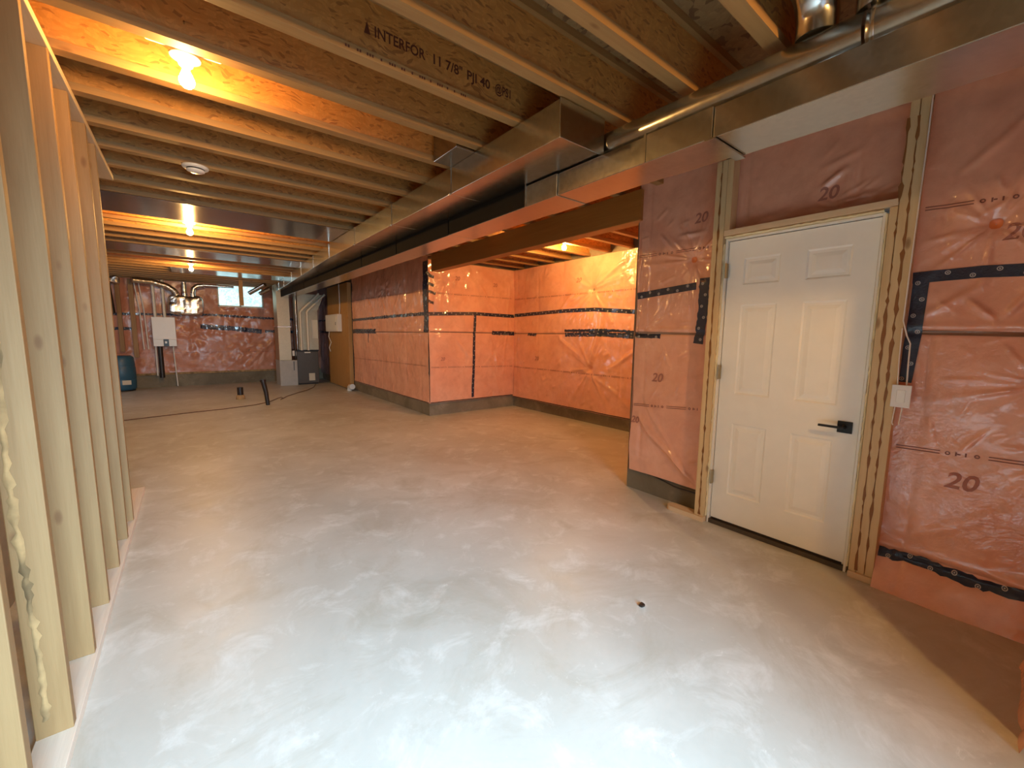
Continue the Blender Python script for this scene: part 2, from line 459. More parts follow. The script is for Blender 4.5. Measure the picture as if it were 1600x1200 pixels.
# ------------------------------------------------------------ poly covered insulation panels
def vnoise(seed, gx, gy):
    r = np.random.RandomState(seed); g = r.rand(64, 64)
    def f(u, v):
        U = u/gx+100; V = v/gy+100
        i = np.floor(U).astype(int); j = np.floor(V).astype(int); a = U-i; b = V-j
        a = a*a*(3-2*a); b = b*b*(3-2*b)
        G = lambda p, q: g[p % 64, q % 64]
        return (G(i, j)*(1-a)*(1-b)+G(i+1, j)*a*(1-b)+G(i, j+1)*(1-a)*b+G(i+1, j+1)*a*b)*2-1
    return f
class Panel:
    """u runs to the right as seen from the room; n points into the room"""
    def __init__(s, name, parent, O, U, N, w, z0, z1, mat, res, seed, stars=(), folds=(), pillow=.012, grooves=(1.43,), hole=None, bottom=0., sag=None):
        s.O = Vector(O); s.U = Vector(U); s.N = Vector(N); s.w = w; s.z0 = z0; s.z1 = z1
        s.n1 = vnoise(seed, .33, .42); s.n2 = vnoise(seed+1, .10, .13); s.n3 = vnoise(seed+2, .035, .05)
        s.res = res; s.stars = stars; s.folds = folds; s.pillow = pillow; s.grooves = grooves; s.seed = seed; s.bottom = bottom
        nu = max(2, int(w/res)); nz = max(2, int((z1-z0)/res))
        u = np.linspace(0, w, nu+1); z = np.linspace(z0, z1, nz+1)
        Ug, Zg = np.meshgrid(u, z)
        h = s.h(Ug, Zg)
        s.H = h; s.nu = nu; s.nz = nz
        P = np.array(s.O)[None, None, :] + Ug[..., None]*np.array(s.U) + h[..., None]*np.array(s.N) + Zg[..., None]*np.array((0, 0, 1.))
        mb = MB(); fs = []
        flip = s.U.cross(Vector((0, 0, 1))).dot(s.N) < 0
        for j in range(nz):
            for i in range(nu):
                if hole and hole[0] < (u[i]+u[i+1])/2 < hole[1] and hole[2] < (z[j]+z[j+1])/2 < hole[3]: continue
                a = j*(nu+1)+i; q = (a, a+1, a+nu+2, a+nu+1)
                fs.append(q[::-1] if flip else q)
        mb.v = [tuple(p) for p in P.reshape(-1, 3)]; mb.f = fs; mb.mi = [0]*len(fs); mb.smooth = [True]*len(fs)
        s.obj = mb.build(name, mat, parent)
        s.w = w
    def h(s, u, z):
        u = np.asarray(u, float); z = np.asarray(z, float)
        h = s.pillow*(s.n1(u, z)+.6) + .004*s.n2(u, z) + .0012*s.n3(u, z)
        # vertical stud lines every 0.6 m hold the film back
        h = h - .010*np.exp(-(((u+.2) % .61-.3)/.02)**2)*(.5+.5*s.n1(z*1.3, u))
        for g in s.grooves: h = h - .016*np.exp(-((z-g)/.012)**2) + .006*np.exp(-((z-g-.03)/.02)**2)
        for k, (cu, cz, R, amp) in enumerate(s.stars):
            du = u-cu; dz = z-cz; r = np.sqrt(du*du+dz*dz)+1e-6; th = np.arctan2(dz, du)
            rs = np.random.RandomState(s.seed*7+k)
            rid = 0
            for q in range(13):
                t0 = rs.uniform(-PI, PI); wd = rs.uniform(.035, .10); a = rs.uniform(.4, 1.); L = R*rs.uniform(.45, 1.1)
                dth = (th-t0+PI) % (2*PI)-PI
                rid = rid + a*np.exp(-(dth/wd)**2)*np.exp(-(r/L)**2*1.2)
            h = h + amp*rid*np.minimum(r/.12, 1.)*1.0 - amp*1.6*np.exp(-(r/.05)**2)
        rs = np.random.RandomState(s.seed+500); auto = []
        wmin = max(.009, s.res*.85)
        for k in range(int(s.w*(s.z1-s.z0)*22)):
            if k % 2 and s.stars:
                c = s.stars[rs.randint(len(s.stars))]; a0 = rs.uniform(-PI, PI); rr = rs.uniform(.05, .45)
                x0 = c[0]+rr*math.cos(a0); y0 = c[1]+rr*math.sin(a0); an = a0+rs.uniform(-.3, .3)
            else:
                x0 = rs.uniform(0, s.w); y0 = rs.uniform(s.z0, min(s.z1, 2.5)); an = rs.choice([-.9, .9, 1.3, -1.3, .5])+rs.uniform(-.3, .3)
            L = rs.uniform(.05, .20)
            auto.append((x0, y0, x0+L*math.cos(an), y0+L*math.sin(an), wmin*rs.uniform(1, 1.6), rs.uniform(.4, 1.)*wmin*.75))
        for (u0, z0, u1, z1, wd, amp) in list(s.folds)+auto:
            d = np.array((u1-u0, z1-z0)); L = math.hypot(*d); d = d/L
            t = (u-u0)*d[0]+(z-z0)*d[1]; q = -(u-u0)*d[1]+(z-z0)*d[0]
            ed = min(.1, L*.35); env = np.clip(t/ed, 0, 1)*np.clip((L-t)/ed, 0, 1)
            h = h + amp*env*np.exp(-((q+.012*np.sin(t*9))/wd)**2)
        if s.bottom:
            h = h + s.bottom*np.clip((.30-z)/.30, 0, 1)**1.3
        return h
    def pos(s, u, z, off=0.0):
        a = min(max(u/s.w*s.nu, 0), s.nu-1e-4); b = min(max((z-s.z0)/(s.z1-s.z0)*s.nz, 0), s.nz-1e-4)
        i = int(a); j = int(b); a -= i; b -= j; H = s.H
        hh = float(H[j, i]*(1-a)*(1-b)+H[j, i+1]*a*(1-b)+H[j+1, i]*(1-a)*b+H[j+1, i+1]*a*b); return s.O + s.U*u + s.N*(hh+off) + Vector((0, 0, z))

def ribbon(pan, pts, width, name, mat, parent=None, off=.004, jit=0.0, seed=0):
    rs = random.Random(seed)
    P = []
    for i in range(len(pts)-1):
        (a, b), (c, d) = pts[i], pts[i+1]; L = math.hypot(c-a, d-b); n = max(1, int(L/.02))
        for k in range(n + (i == len(pts)-2)): P.append((a+(c-a)*k/n, b+(d-b)*k/n))
    mb = MB(); vs = []; uv = []; fs = []; dist = 0
    NW = 4 if width > .02 else 1
    for i, p in enumerate(P):
        q = P[min(i+1, len(P)-1)]; o = P[max(i-1, 0)]
        t = Vector((q[0]-o[0], q[1]-o[1])).normalized(); nn = Vector((-t.y, t.x))
        if i: dist += math.hypot(p[0]-P[i-1][0], p[1]-P[i-1][1])
        j1 = rs.uniform(-jit, jit); j2 = rs.uniform(-jit, jit)
        for k in range(NW+1):
            s_ = k/NW; w = (s_-.5)*width + (j1*(1-s_)+j2*s_)
            vs.append(pan.pos(p[0]+nn.x*w, p[1]+nn.y*w, off)); uv.append((dist, w))
    for i in range(len(P)-1):
        for k in range(NW):
            a = i*(NW+1)+k; fs.append((a, a+NW+1, a+NW+2, a+1))
    mb.add(vs, fs, 0, True); mb.uv = uv
    if name is None: return mb
    return mb.build(name, mat, parent or pan.obj)

def marks_row(pan, u0, u1, z0, z1, seed):
    """the dashed identification line printed along the film"""
    mb = MB(); rs = random.Random(seed); u = u0
    def zz(x): return z0+(z1-z0)*(x-u0)/max(u1-u0, 1e-3)
    def merge(b):
        o = len(mb.v); mb.v += b.v; mb.f += [tuple(i+o for i in f) for f in b.f]; mb.mi += b.mi; mb.smooth += b.smooth
    while u < u1:
        L = min(.17, u1-u)
        if L > .02:
            for dz in (-.007, .007): merge(ribbon(pan, [(u, zz(u)+dz), (u+L, zz(u+L)+dz)], .0045, None, None, off=.003))
        u += .19
        for k, ch in enumerate('OEIO'):
            if u+.02 > u1: break
            c = (u+.008, zz(u))
            if ch == 'O':
                pts = [(c[0]+.008*math.cos(a*PI/4), c[1]+.008*math.sin(a*PI/4)) for a in range(9)]
                for a, b in zip(pts[:-1], pts[1:]): merge(ribbon(pan, [a, b], .005, None, None, off=.003))
            else:
                merge(ribbon(pan, [(c[0]-.004, c[1]-.010), (c[0]-.004, c[1]+.010)], .006, None, None, off=.003))
                if ch == 'E': merge(ribbon(pan, [(c[0], c[1]), (c[0]+.012, c[1])], .006, None, None, off=.003))
            u += .034
        u += .012
    if mb.v: mb.build('printed_line', M['ink'], pan.obj)

def stamp(pan, txt, u, z, h, mat=None, rot=0.0):
    vs, fs = text_mesh(txt, h*1.37, .0022)
    a = np.array(vs); a[:, 0] -= a[:, 0].mean()
    # slanted dot-stamp look
    P = []
    for x, y, _ in a:
        x += y*.18
        P.append(pan.pos(u+x*math.cos(rot)-y*math.sin(rot), z+x*math.sin(rot)+y*math.cos(rot), .0035))
    MB().add(P, fs).build('printed_number', mat or M['ink_light'], pan.obj)

def fastener(pan, u, z):
    mb = MB()
    r = .022; n = 12
    ring = []
    for rr in (r, r*.45, .003):
        for k in range(n):
            a = 2*PI*k/n; q = rr*(1/max(abs(math.cos(a)), abs(math.sin(a))))**.7
            ring.append(pan.pos(u+q*math.cos(a), z+q*math.sin(a), .006 if rr > .02 else .003))
    fs = [(j*n+k, j*n+(k+1) % n, (j+1)*n+(k+1) % n, (j+1)*n+k) for j in range(2) for k in range(n)]
    mb.add(ring, fs, 0, True).build('fastener', M['orange'], pan.obj)

R_ = (0, -1, 0)
def ur(pan_y0): return lambda y: pan_y0 - y

# near right of the door
pn = Panel('insulation', w_right, (3.075, .445, 0), R_, (-1, 0, 0), .60, .0, 2.90, M['pink'], .008, 11,
           stars=((.27, 1.955, .42, .016), (.50, 1.20, .3, .007)), folds=((.02, 1.5, .30, 1.72, .02, .012), (.2, 1.62, .33, 1.5, .014, .018), (.33, 1.5, .42, 1.68, .014, .016), (.05, .30, .5, .6, .03, .006), (.1, 2.2, .4, 2.5, .02, .010), (.02, .25, .5, .20, .05, -.02)),
           pillow=.016, grooves=(1.44, .215), bottom=.10)
u = ur(.445)
ribbon(pn, [(u(.44), 1.725), (u(.2), 1.735), (u(-.15), 1.72)], .058, 'seam_tape', M['tape'])
ribbon(pn, [(u(.405), 1.74), (u(.41), 1.42), (u(.425), 1.17)], .062, 'seam_tape', M['tape'], off=.006)
ribbon(pn, [(u(.44), .195), (u(.25), .20), (u(.1), .185), (u(-.14), .20)], .045, 'seam_tape', M['tape'], jit=.007, seed=3)
ribbon(pn, [(u(.40), 1.44), (u(-.14), 1.425)], .022, 'film_overlap_shade', M['overlap'])
marks_row(pn, .02, .59, 2.075, 2.055, 1); marks_row(pn, .02, .59, .81, .83, 2)
stamp(pn, '20', u(.10), 1.875, .075); stamp(pn, '20', u(.17), .64, .085); stamp(pn, '20', .40, 2.3, .075)
fastener(pn, .27, 1.955)
# above the door
pd = Panel('insulation', w_right, (3.115, 1.44, 0), R_, (-1, 0, 0), .92, 2.11, 2.90, M['pink'], .008, 23,
           stars=((.66, 2.16, .22, .008),), folds=((.52, 2.30, .66, 2.42, .018, .02), (.15, 2.2, .4, 2.24, .02, .010), (.6, 2.2, .8, 2.24, .016, .018), (.5, 2.42, .75, 2.5, .02, .008)), pillow=.016, grooves=())
stamp(pd, '20', 1.44-.87, 2.24, .075)
# box wall left of the door
pb = Panel('insulation', w_right, (3.135, 2.21, 0), R_, (-1, 0, 0), .70, .185, 2.90, M['pink'], .008, 37,
           stars=((.50, 2.0, .40, .013), (.08, 1.45, .22, .008)), folds=((.05, .72, .60, .23, .022, .022), (.12, .62, .66, .20, .014, .012), (.1, .9, .5, .3, .02, .008), (.35, 2.20, .6, 2.21, .016, .018), (.2, 2.25, .34, 2.1, .014, .012), (.03, 1.3, .03, 2.4, .018, .010)),
           pillow=.013, grooves=(1.43,))
u = ur(2.21)
ribbon(pb, [(.005, 1.752), (u(1.67), 1.795)], .056, 'seam_tape', M['tape'])
ribbon(pb, [(u(1.605), 1.85), (u(1.60), 1.60), (u(1.625), 1.35)], .075, 'seam_tape', M['tape'], off=.007, jit=.004, seed=5)
ribbon(pb, [(.0, 1.415), (u(1.96), 1.41)], .048, 'seam_tape', M['tape'], jit=.003, seed=6)
ribbon(pb, [(.02, 1.435), (u(1.64), 1.425)], .018, 'film_overlap_shade', M['overlap'], off=.003)
marks_row(pb, .01, .68, 2.085, 2.075, 4); marks_row(pb, .01, .68, .79, .84, 5)
stamp(pb, '20', u(1.67), 2.27, .075); stamp(pb, '20', u(1.97), 1.02, .075); stamp(pb, '20', u(2.17), .63, .06)
fastener(pb, u(1.71), 2.0)
ribbon(pb, [(.0, .195), (.25, .185), (.45, .150), (.66, .155)], .012, 'film_hem', M['rubber'], off=-.004)
# hidden return of the box wall and alcove walls
pr = Panel('insulation', w_al_r, (3.135, 2.215, 0), (1, 0, 0), (0, 1, 0), 1.85, .19, 2.62, M['pink'], .04, 41, pillow=.01)
pr2 = Panel('insulation', w_al_b, (4.985, 6.29, 0), R_, (-1, 0, 0), 4.07, .19, 2.62, M['pink'], .017, 53,
            stars=((6.29-4.33, 2.12, .72, .026), (6.29-4.33, .88, .75, .026), (6.29-3.2, 1.7, .4, .012)),
            folds=((1.6, 2.1, 1.0, 1.6, .03, .014), (2.0, 2.15, 2.6, 2.5, .025, .02), (2.1, 2.2, 2.7, 2.35, .02, .016), (2.3, .9, 3.1, 1.35, .03, .018), (1.2, 1.4, 1.9, .95, .03, .014), (2.0, .8, 2.9, .3, .03, .012)), pillow=.02)
u = ur(6.29)
ribbon(pr2, [(u(6.27), 1.775), (u(5.79), 1.79), (u(4.9), 1.81), (u(4.27), 1.81), (u(3.4), 1.735)], .060, 'seam_tape', M['tape'])
ribbon(pr2, [(u(4.90), 1.445), (u(4.1), 1.455), (u(3.4), 1.42)], .115, 'seam_tape', M['tape'], jit=.006, seed=9)
ribbon(pr2, [(u(5.86), 1.42), (u(5.62), 1.41)], .05, 'seam_tape', M['tape'], jit=.006, seed=10)
ribbon(pr2, [(u(6.27), 1.43), (u(4.9), 1.435)], .016, 'film_overlap_shade', M['overlap'], off=.003)
ribbon(pr2, [(.01, .20), (2.0, .205), (3.2, .20)], .014, 'film_hem', M['rubber'], off=.002)
marks_row(pr2, .02, 3.0, 2.08, 2.06, 7); marks_row(pr2, .02, 3.0, .79, .80, 8)
stamp(pr2, '20', u(4.61), 2.25, .075); stamp(pr2, '20', u(5.6), .95, .075)
pl = Panel('insulation', w_al_l, (3.165, 6.30, 0), (1, 0, 0), (0, -1, 0), 1.835, .22, 2.62, M['pink'], .017, 61,
           stars=((.32, 2.30, .4, .014), (1.35, 1.1, .5, .012)), folds=((1.5, 1.7, 1.0, 2.3, .025, .012), (1.2, 1.0, 1.5, .3, .025, .010), (.55, 1.3, .9, .9, .025, .012), (1.55, .6, 1.7, 2.4, .02, .010), (.5, 1.35, 1.0, .9, .02, .01)), pillow=.018)
ux = lambda x: x-3.165
ribbon(pl, [(-.03, 1.735), (.4, 1.755), (.9, 1.775), (1.80, 1.76)], .060, 'seam_tape', M['tape'])
ribbon(pl, [(ux(4.075), 1.75), (ux(4.05), 1.0), (ux(4.03), .26)], .05, 'seam_tape', M['tape'], jit=.003, seed=12)
ribbon(pl, [(ux(4.45), 1.44), (ux(4.99), 1.43)], .07, 'seam_tape', M['tape'], jit=.006, seed=13)
ribbon(pl, [(.02, 1.44), (ux(4.5), 1.435)], .016, 'film_overlap_shade', M['overlap'], off=.003)
ribbon(pl, [(.01, .232), (1.8, .23)], .014, 'film_hem', M['rubber'], off=.002)
marks_row(pl, .15, 1.78, 2.09, 2.09, 14); marks_row(pl, .02, 1.78, .84, .80, 15)
stamp(pl, '20', .55, 2.33, .07); stamp(pl, '20', 1.35, 2.28, .07); stamp(pl, '20', .25, .95, .06)
# far part of the right wall
pf = Panel('insulation', w_far_right, (3.165, 10.35, 0), R_, (-1, 0, 0), 4.06, .22, 2.90, M['pink'], .020, 71,
           stars=((10.35-7.2, 1.5, .45, .016), (10.35-9.0, 1.55, .45, .014), (10.35-8.2, 2.3, .4, .014)),
           folds=((1.0, 2.3, 1.5, 1.8, .03, .014), (1.9, 2.2, 2.3, 1.7, .03, .012), (3.0, 2.3, 2.6, 1.9, .03, .012)), pillow=.018)
u = ur(10.35)
ribbon(pf, [(.02, 1.715), (u(8.28), 1.735), (u(6.32), 1.745)], .055, 'seam_tape', M['tape'], jit=.008, seed=16)
ribbon(pf, [(.02, 1.45), (u(8.75), 1.45)], .10, 'seam_tape', M['tape'], jit=.010, seed=17)
ribbon(pf, [(u(9.2), 1.44), (u(9.22), 1.20)], .035, 'seam_tape', M['tape'], jit=.004, seed=18)
ribbon(pf, [(u(8.75), 1.435), (u(6.32), 1.43)], .016, 'film_overlap_shade', M['overlap'], off=.003)
ribbon(pf, [(u(6.375), 2.60), (u(6.375), 2.0), (u(6.38), 1.43)], .16, 'corner_tape', M['tape'], off=.010, jit=.012, seed=19)
ribbon(pf, [(.02, 2.6), (.02, .30)], .05, 'seam_tape', M['tape'], jit=.004, seed=20)
ribbon(pf, [(.02, .235), (4.04, .23)], .014, 'film_hem', M['rubber'], off=.002)
marks_row(pf, .05, 4.0, 2.18, 2.12, 21); marks_row(pf, .05, 4.0, .80, .86, 22)
# tabs of tape round the beam end on the alcove side wall
for zz_, L in ((2.22, .10), (2.09, .13), (1.93, .10)):
    ribbon(pl, [(-.02, zz_+.02), (L, zz_-.015)], .045, 'tape_tab', M['tape'], jit=.004, seed=int(zz_*100))
ribbon(pl, [(-.03, 2.42), (.03, 2.36), (.10, 2.34)], .05, 'tape_tab', M['tape'])
# far wall with the window
pw = Panel('insulation', w_end, (-3.0, 13.515, 0), (1, 0, 0), (0, -1, 0), 6.15, .31, 2.93, M['pink_dim'], .035, 83,
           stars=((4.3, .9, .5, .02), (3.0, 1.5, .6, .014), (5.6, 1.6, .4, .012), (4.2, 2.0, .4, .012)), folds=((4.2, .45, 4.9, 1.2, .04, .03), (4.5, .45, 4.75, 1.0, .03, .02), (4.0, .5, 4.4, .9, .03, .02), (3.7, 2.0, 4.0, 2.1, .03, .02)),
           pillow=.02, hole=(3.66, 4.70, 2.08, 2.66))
ribbon(pw, [(1.6, 1.79), (3.5, 1.84), (4.5, 1.80), (6.1, 1.76)], .055, 'seam_tape', M['tape'], jit=.008, seed=24)
ribbon(pw, [(3.25, 1.53), (3.9, 1.50), (4.62, 1.42)], .12, 'seam_tape', M['tape'], jit=.012, seed=25)
ribbon(pw, [(4.70, 1.43), (6.1, 1.41)], .07, 'seam_tape', M['tape'], jit=.006, seed=26)
ribbon(pw, [(1.5, 1.45), (2.0, 1.45)], .07, 'seam_tape', M['tape'], jit=.006, seed=27)
ribbon(pw, [(.1, .33), (6.1, .33)], .05, 'film_hem', M['bark'], off=.002)
marks_row(pw, .2, 6.0, .86, .86, 28)
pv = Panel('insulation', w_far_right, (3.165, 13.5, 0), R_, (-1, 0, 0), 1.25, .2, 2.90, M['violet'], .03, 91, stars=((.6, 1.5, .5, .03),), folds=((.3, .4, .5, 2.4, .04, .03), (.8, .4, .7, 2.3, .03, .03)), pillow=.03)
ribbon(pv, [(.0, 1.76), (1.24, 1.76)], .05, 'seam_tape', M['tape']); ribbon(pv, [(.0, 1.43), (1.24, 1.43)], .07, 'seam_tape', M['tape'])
# return wall beside the camera, its pink film just inside the frame
w_ret = swall('wall_return')
MB().box(2.14, 3.14, -.30, -.20, 0, 2.94).build('board', M['foundation'], w_ret)
pq = Panel('insulation', w_ret, (2.99, -.19, 0), (-1, 0, 0), (0, 1, 0), .85, .0, 2.62, M['pink'], .02, 97, pillow=.015, bottom=.07, grooves=(.2,))

# ------------------------------------------------------------ left framed partition
w_left = swall('wall_left')
SY = [round(1.92-.41*k, 3) for k in range(8, 0, -1)] + [1.92, 2.335, 2.745, 3.155, 3.565, 3.90]
sm = None
for y in SY:
    if sm is None:
        s0 = MB().box(-.49, -.401, 0, .038, .038, 2.602).build('stud', M['stud_z'], w_left, .0025); sm = s0.data
        s0.location = (0, y, 0)
    else:
        o = bpy.data.objects.new('stud', sm); C.collection.objects.link(o); o.parent = w_left
        o.location = (random.uniform(-.003, .003), y, 0); o.rotation_euler = (0, random.uniform(-.002, .002), 0)
        b = o.modifiers.new('bevel', 'BEVEL'); b.width = .0025; b.segments = 2
bx('bottom_plate', (-.49, -.392, -1.7, 4.72, 0, .038), M['plate_pale'], w_left, .002)
bx('top_plate', (-.49, -.398, -1.7, 4.72, 2.602, 2.638), M['wood_y'], w_left, .002)
# bark wane along the near stud
wn = MB(); vs = []; rs = random.Random(4)
zz_ = .10; rows = 0
while zz_ < 1.75:
    w_ = .005+.009*rs.random(); x_ = -.462+.006*math.sin(zz_*5)+rs.uniform(-.003, .003)
    vs += [(x_-w_, 1.919, zz_), (x_-w_*.3, 1.915-rs.random()*.003, zz_), (x_+w_*.4, 1.915-rs.random()*.003, zz_), (x_+w_, 1.919, zz_)]
    zz_ += rs.uniform(.012, .03); rows += 1
wn.add(vs, [(r*4+k, r*4+k+1, r*4+k+5, r*4+k+4) for r in range(rows-1) for k in range(3)], 0, True).build('bark_wane', M['bark'], w_left)
blk = MB().hexa([(-.60, 1.76, .0), (-.50, 1.76, .0), (-.50, 1.80, .0), (-.60, 1.80, .0)], [(-.60, 1.76, .56), (-.50, 1.76, .66), (-.50, 1.80, .66), (-.60, 1.80, .56)]).build('wood_offcut', M['stud_z'], None, .003)
tag(blk, 'short pale board standing upright at the lower left frame edge', 'board')

# ------------------------------------------------------------ door 1 and its rough framing
rough = []
for y0, y1, z0, z1 in ((1.432, 1.468, .038, 2.62), (1.472, 1.508, .038, 2.62)):
    bx('door_stud', (3.0, 3.09, y0, y1, z0, z1), M['frame_z'], w_right, .002)
for y0, y1, z0, z1 in ((.445, .481, .038, 2.62), (.484, .520, .038, 2.62), (.523, .556, .038, 2.105)):
    bx('door_stud', (3.0, 3.09, y0, y1, z0, z1), M['frame_z'], w_right, .002)
bx('door_header', (3.0, 3.09, .522, 1.430, 2.107, 2.145), M['wood_y'], w_right, .002)
bx('cripple_stud', (3.0, 3.09, 1.392, 1.430, 2.146, 2.62), M['frame_z'], w_right, .002)
bx('bottom_plate', (2.985, 3.08, .225, .556, 0, .037), M['wood_y'], w_right, .003)
pp = MB(); arc = [(2.985+.0475+.0475*math.cos(a), 1.70+.045*math.sin(a)) for a in np.linspace(0, PI, 9)]
ring = [(3.08, 1.432), *arc, (2.985, 1.432)]; n = len(ring)
pp.add([(x, y, 0) for x, y in ring]+[(x, y, .037) for x, y in ring], [tuple(range(n))[::-1], tuple(range(n, 2*n))]+[(k, (k+1) % n, n+(k+1) % n, n+k) for k in range(n)])
pp.build('bottom_plate', M['wood_y'], w_right)
for y_ in (1.470, .4825, .5215):
    rs = random.Random(int(y_*1000)); z_ = .05; vs = []; rows = 0
    while z_ < 2.55:
        w_ = max(.0008, rs.gauss(.0035, .003)); c_ = y_+rs.uniform(-.002, .002)
        vs += [(2.9985, c_-w_, z_), (2.9975, c_, z_), (2.9985, c_+w_, z_)]; z_ += rs.uniform(.015, .05); rows += 1
    MB().add(vs, [(q*3+k, q*3+k+1, q*3+k+4, q*3+k+3) for q in range(rows-1) for k in range(2)], 0, True).build('adhesive_bead', M['glue'], w_right)
# dried foam bead in the gap beside the jamb
rs = random.Random(2)
for y0, side in ((.565, 1), (1.4275, -1)):
    vs = []; rows = 0; z_ = .05
    while z_ < 2.08:
        w_ = .008 if side > 0 else .004; d = rs.uniform(.002, .018)
        vs += [(3.07, y0-w_, z_), (3.022-d, y0-w_*.5+rs.uniform(-.002, .002), z_), (3.020-d, y0+w_*.5+rs.uniform(-.002, .002), z_), (3.07, y0+w_, z_)]
        z_ += rs.uniform(.012, .03); rows += 1
    MB().add(vs, [(r*4+k, r*4+k+1, r*4+k+5, r*4+k+4) for r in range(rows-1) for k in range(3)], 0, True).build('foam_bead', M['foam'], w_right)
vs = []; rows = 0; y_ = .58
while y_ < 1.43:
    d = rs.uniform(.002, .014); h_ = rs.uniform(-.004, .004)
    vs += [(3.07, y_, 2.088), (3.02-d, y_, 2.094+h_), (3.02-d, y_, 2.102+h_*.5), (3.07, y_, 2.106)]; y_ += rs.uniform(.012, .03); rows += 1
MB().add(vs, [(r*4+k, r*4+k+1, r*4+k+5, r*4+k+4) for r in range(rows-1) for k in range(3)], 0, True).build('foam_bead', M['foam'], w_right)

door = swall('door_1')
jb = MB().box(3.028, 3.12, 1.411, 1.424, 0, 2.088).box(3.028, 3.12, .573, .586, 0, 2.088).box(3.028, 3.12, .586, 1.411, 2.075, 2.088)
jb.build('jamb', M['jamb'], door, .0015)
st = MB().box(3.058, 3.10, 1.407, 1.411, .04, 2.075).box(3.058, 3.10, .586, .590, .04, 2.075).box(3.058, 3.10, .59, 1.407, 2.071, 2.075)
st.build('weatherstrip', M['rubber'], door)
MB().box(3.03, 3.13, .586, 1.411, 0, .030).build('threshold', M['furnace'], door)
# slab with six moulded panels
X0 = 3.050
ys = [.591, .700, .925, 1.080, 1.300, 1.406]; zs = [.034, .255, .785, 1.0, 1.630, 1.765, 1.945, 2.070]
ys = [.591, .705, .930, 1.075, 1.300, 1.406]
sl = MB()
for i in range(5):
    for j in range(7):
        ya, yb, za, zb = ys[i], ys[i+1], zs[j], zs[j+1]
        if i in (1, 3) and j in (1, 3, 5):
            rings = [(0, 0), (.010, .006), (.026, .006), (.050, .001)]
            base = [[(X0+d, ya+k, za+k), (X0+d, yb-k, za+k), (X0+d, yb-k, zb-k), (X0+d, ya+k, zb-k)] for k, d in rings]
            vs = sum(base, []); fs = []
            for r in range(3):
                for k in range(4): fs.append((r*4+k, r*4+(k+1) % 4, r*4+4+(k+1) % 4, r*4+4+k))
            fs.append((12, 13, 14, 15)); sl.add(vs, [f[::-1] for f in fs])
        else:
            sl.add([(X0, ya, za), (X0, yb, za), (X0, yb, zb), (X0, ya, zb)], [(3, 2, 1, 0)])
y0, y1, z0, z1 = ys[0], ys[-1], zs[0], zs[-1]; X1 = X0+.044
sl.add([(X0, y0, z0), (X0, y1, z0), (X0, y1, z1), (X0, y0, z1), (X1, y0, z0), (X1, y1, z0), (X1, y1, z1), (X1, y0, z1)],
       [(4, 5, 6, 7), (0, 4, 7, 3), (1, 2, 6, 5), (0, 1, 5, 4), (3, 7, 6, 2)])
slab = sl.build('door_slab', M['white'], door)
MB().box(3.047, 3.052, .60, 1.40, .034, .045).build('door_sweep', M['rubber'], slab)
for z in (.36, 1.15, 1.87):
    MB().box(3.020, 3.05, 1.402, 1.414, z-.05, z+.05).tube([(3.022, 1.409, z-.052), (3.022, 1.409, z+.052)], .006, 8).build('hinge', M['hinge'], door)
hd = MB().box(3.040, 3.050, .618, .690, .842, .912).tube([(3.04, .655, .877), (3.0, .655, .877)], .011, 12).box(2.992, 3.006, .648, .775, .871, .885)
hd.build('door_handle', M['black'], door, .002, label='matte black square-rose lever handle')

# ------------------------------------------------------------ window 1 on the far wall
win = swall('window_1')
fr = MB()
for a, b in ((.66, .69), (1.67, 1.70), (1.14, 1.18)): fr.box(a, b, 13.55, 13.60, 2.09, 2.65)
fr.box(.66, 1.70, 13.55, 13.60, 2.08, 2.11).box(.66, 1.70, 13.55, 13.60, 2.63, 2.66)
fr.build('window_frame', M['jamb'], win)
def window_glow():
    m = NT('daylit_pane'); v = m.coord(rand=False); n = m.noise(v, 22, 4, .6, 1.2)
    r = m.ramp(n, [(.36, (.22, .55, .62)), (.5, (.48, .86, .92)), (.64, (.72, 1., 1.))])
    m.P(Base_Color=(.5, .6, .6), Roughness=.2); m.t.links.new(r, m.b.inputs['Emission Color']); m.b.inputs['Emission Strength'].default_value = 1.3
    return m.m
M['pane'] = window_glow()
for a, b in ((.69, 1.14), (1.18, 1.67)):
    MB().box(a, b, 13.57, 13.58, 2.11, 2.63).build('pane', M['pane'], win)
bx('window_sill', (.66, 1.70, 13.46, 13.55, 2.06, 2.085), M['jamb'], win)
win2 = swall('window_2')
MB().box(-3.7, -3.66, 9.7, 9.76, 1.4, 2.4).box(-3.7, -3.66, 11.44, 11.5, 1.4, 2.4).box(-3.7, -3.66, 9.76, 11.44, 1.4, 1.46).box(-3.7, -3.66, 9.76, 11.44, 2.34, 2.4).build('window_frame', M['jamb'], win2)

# ------------------------------------------------------------ ducts
tr = empty('trunk_duct', (1.785, 1.66, 2.44), label='large square-ended galvanised supply duct running under the joists', cat='duct')
seams = [1.66, 2.81, 3.95, 5.07, 6.20, 7.32, 8.45, 9.57, 10.70, 11.60, 12.18]
for i in range(len(seams)-1):
    a, b = seams[i], seams[i+1]
    xa = 1.605+.225*max(0, (a-6.2)/6.0); xb = 1.605+.225*max(0, (b-6.2)/6.0)
    MB().hexa([(xa, a+.001, 2.44), (xa+.345, a+.001, 2.44), (xb+.345, b-.001, 2.44), (xb, b-.001, 2.44)], [(xa, a+.001, 2.632), (xa+.345, a+.001, 2.632), (xb+.345, b-.001, 2.632), (xb, b-.001, 2.632)]).build('duct_section', M['galv'], tr, .003)
    if i:
        MB().box(xa-.005, xa+.0, a-.008, a+.008, 2.437, 2.635).build('drive_cleat', M['galv'], tr)
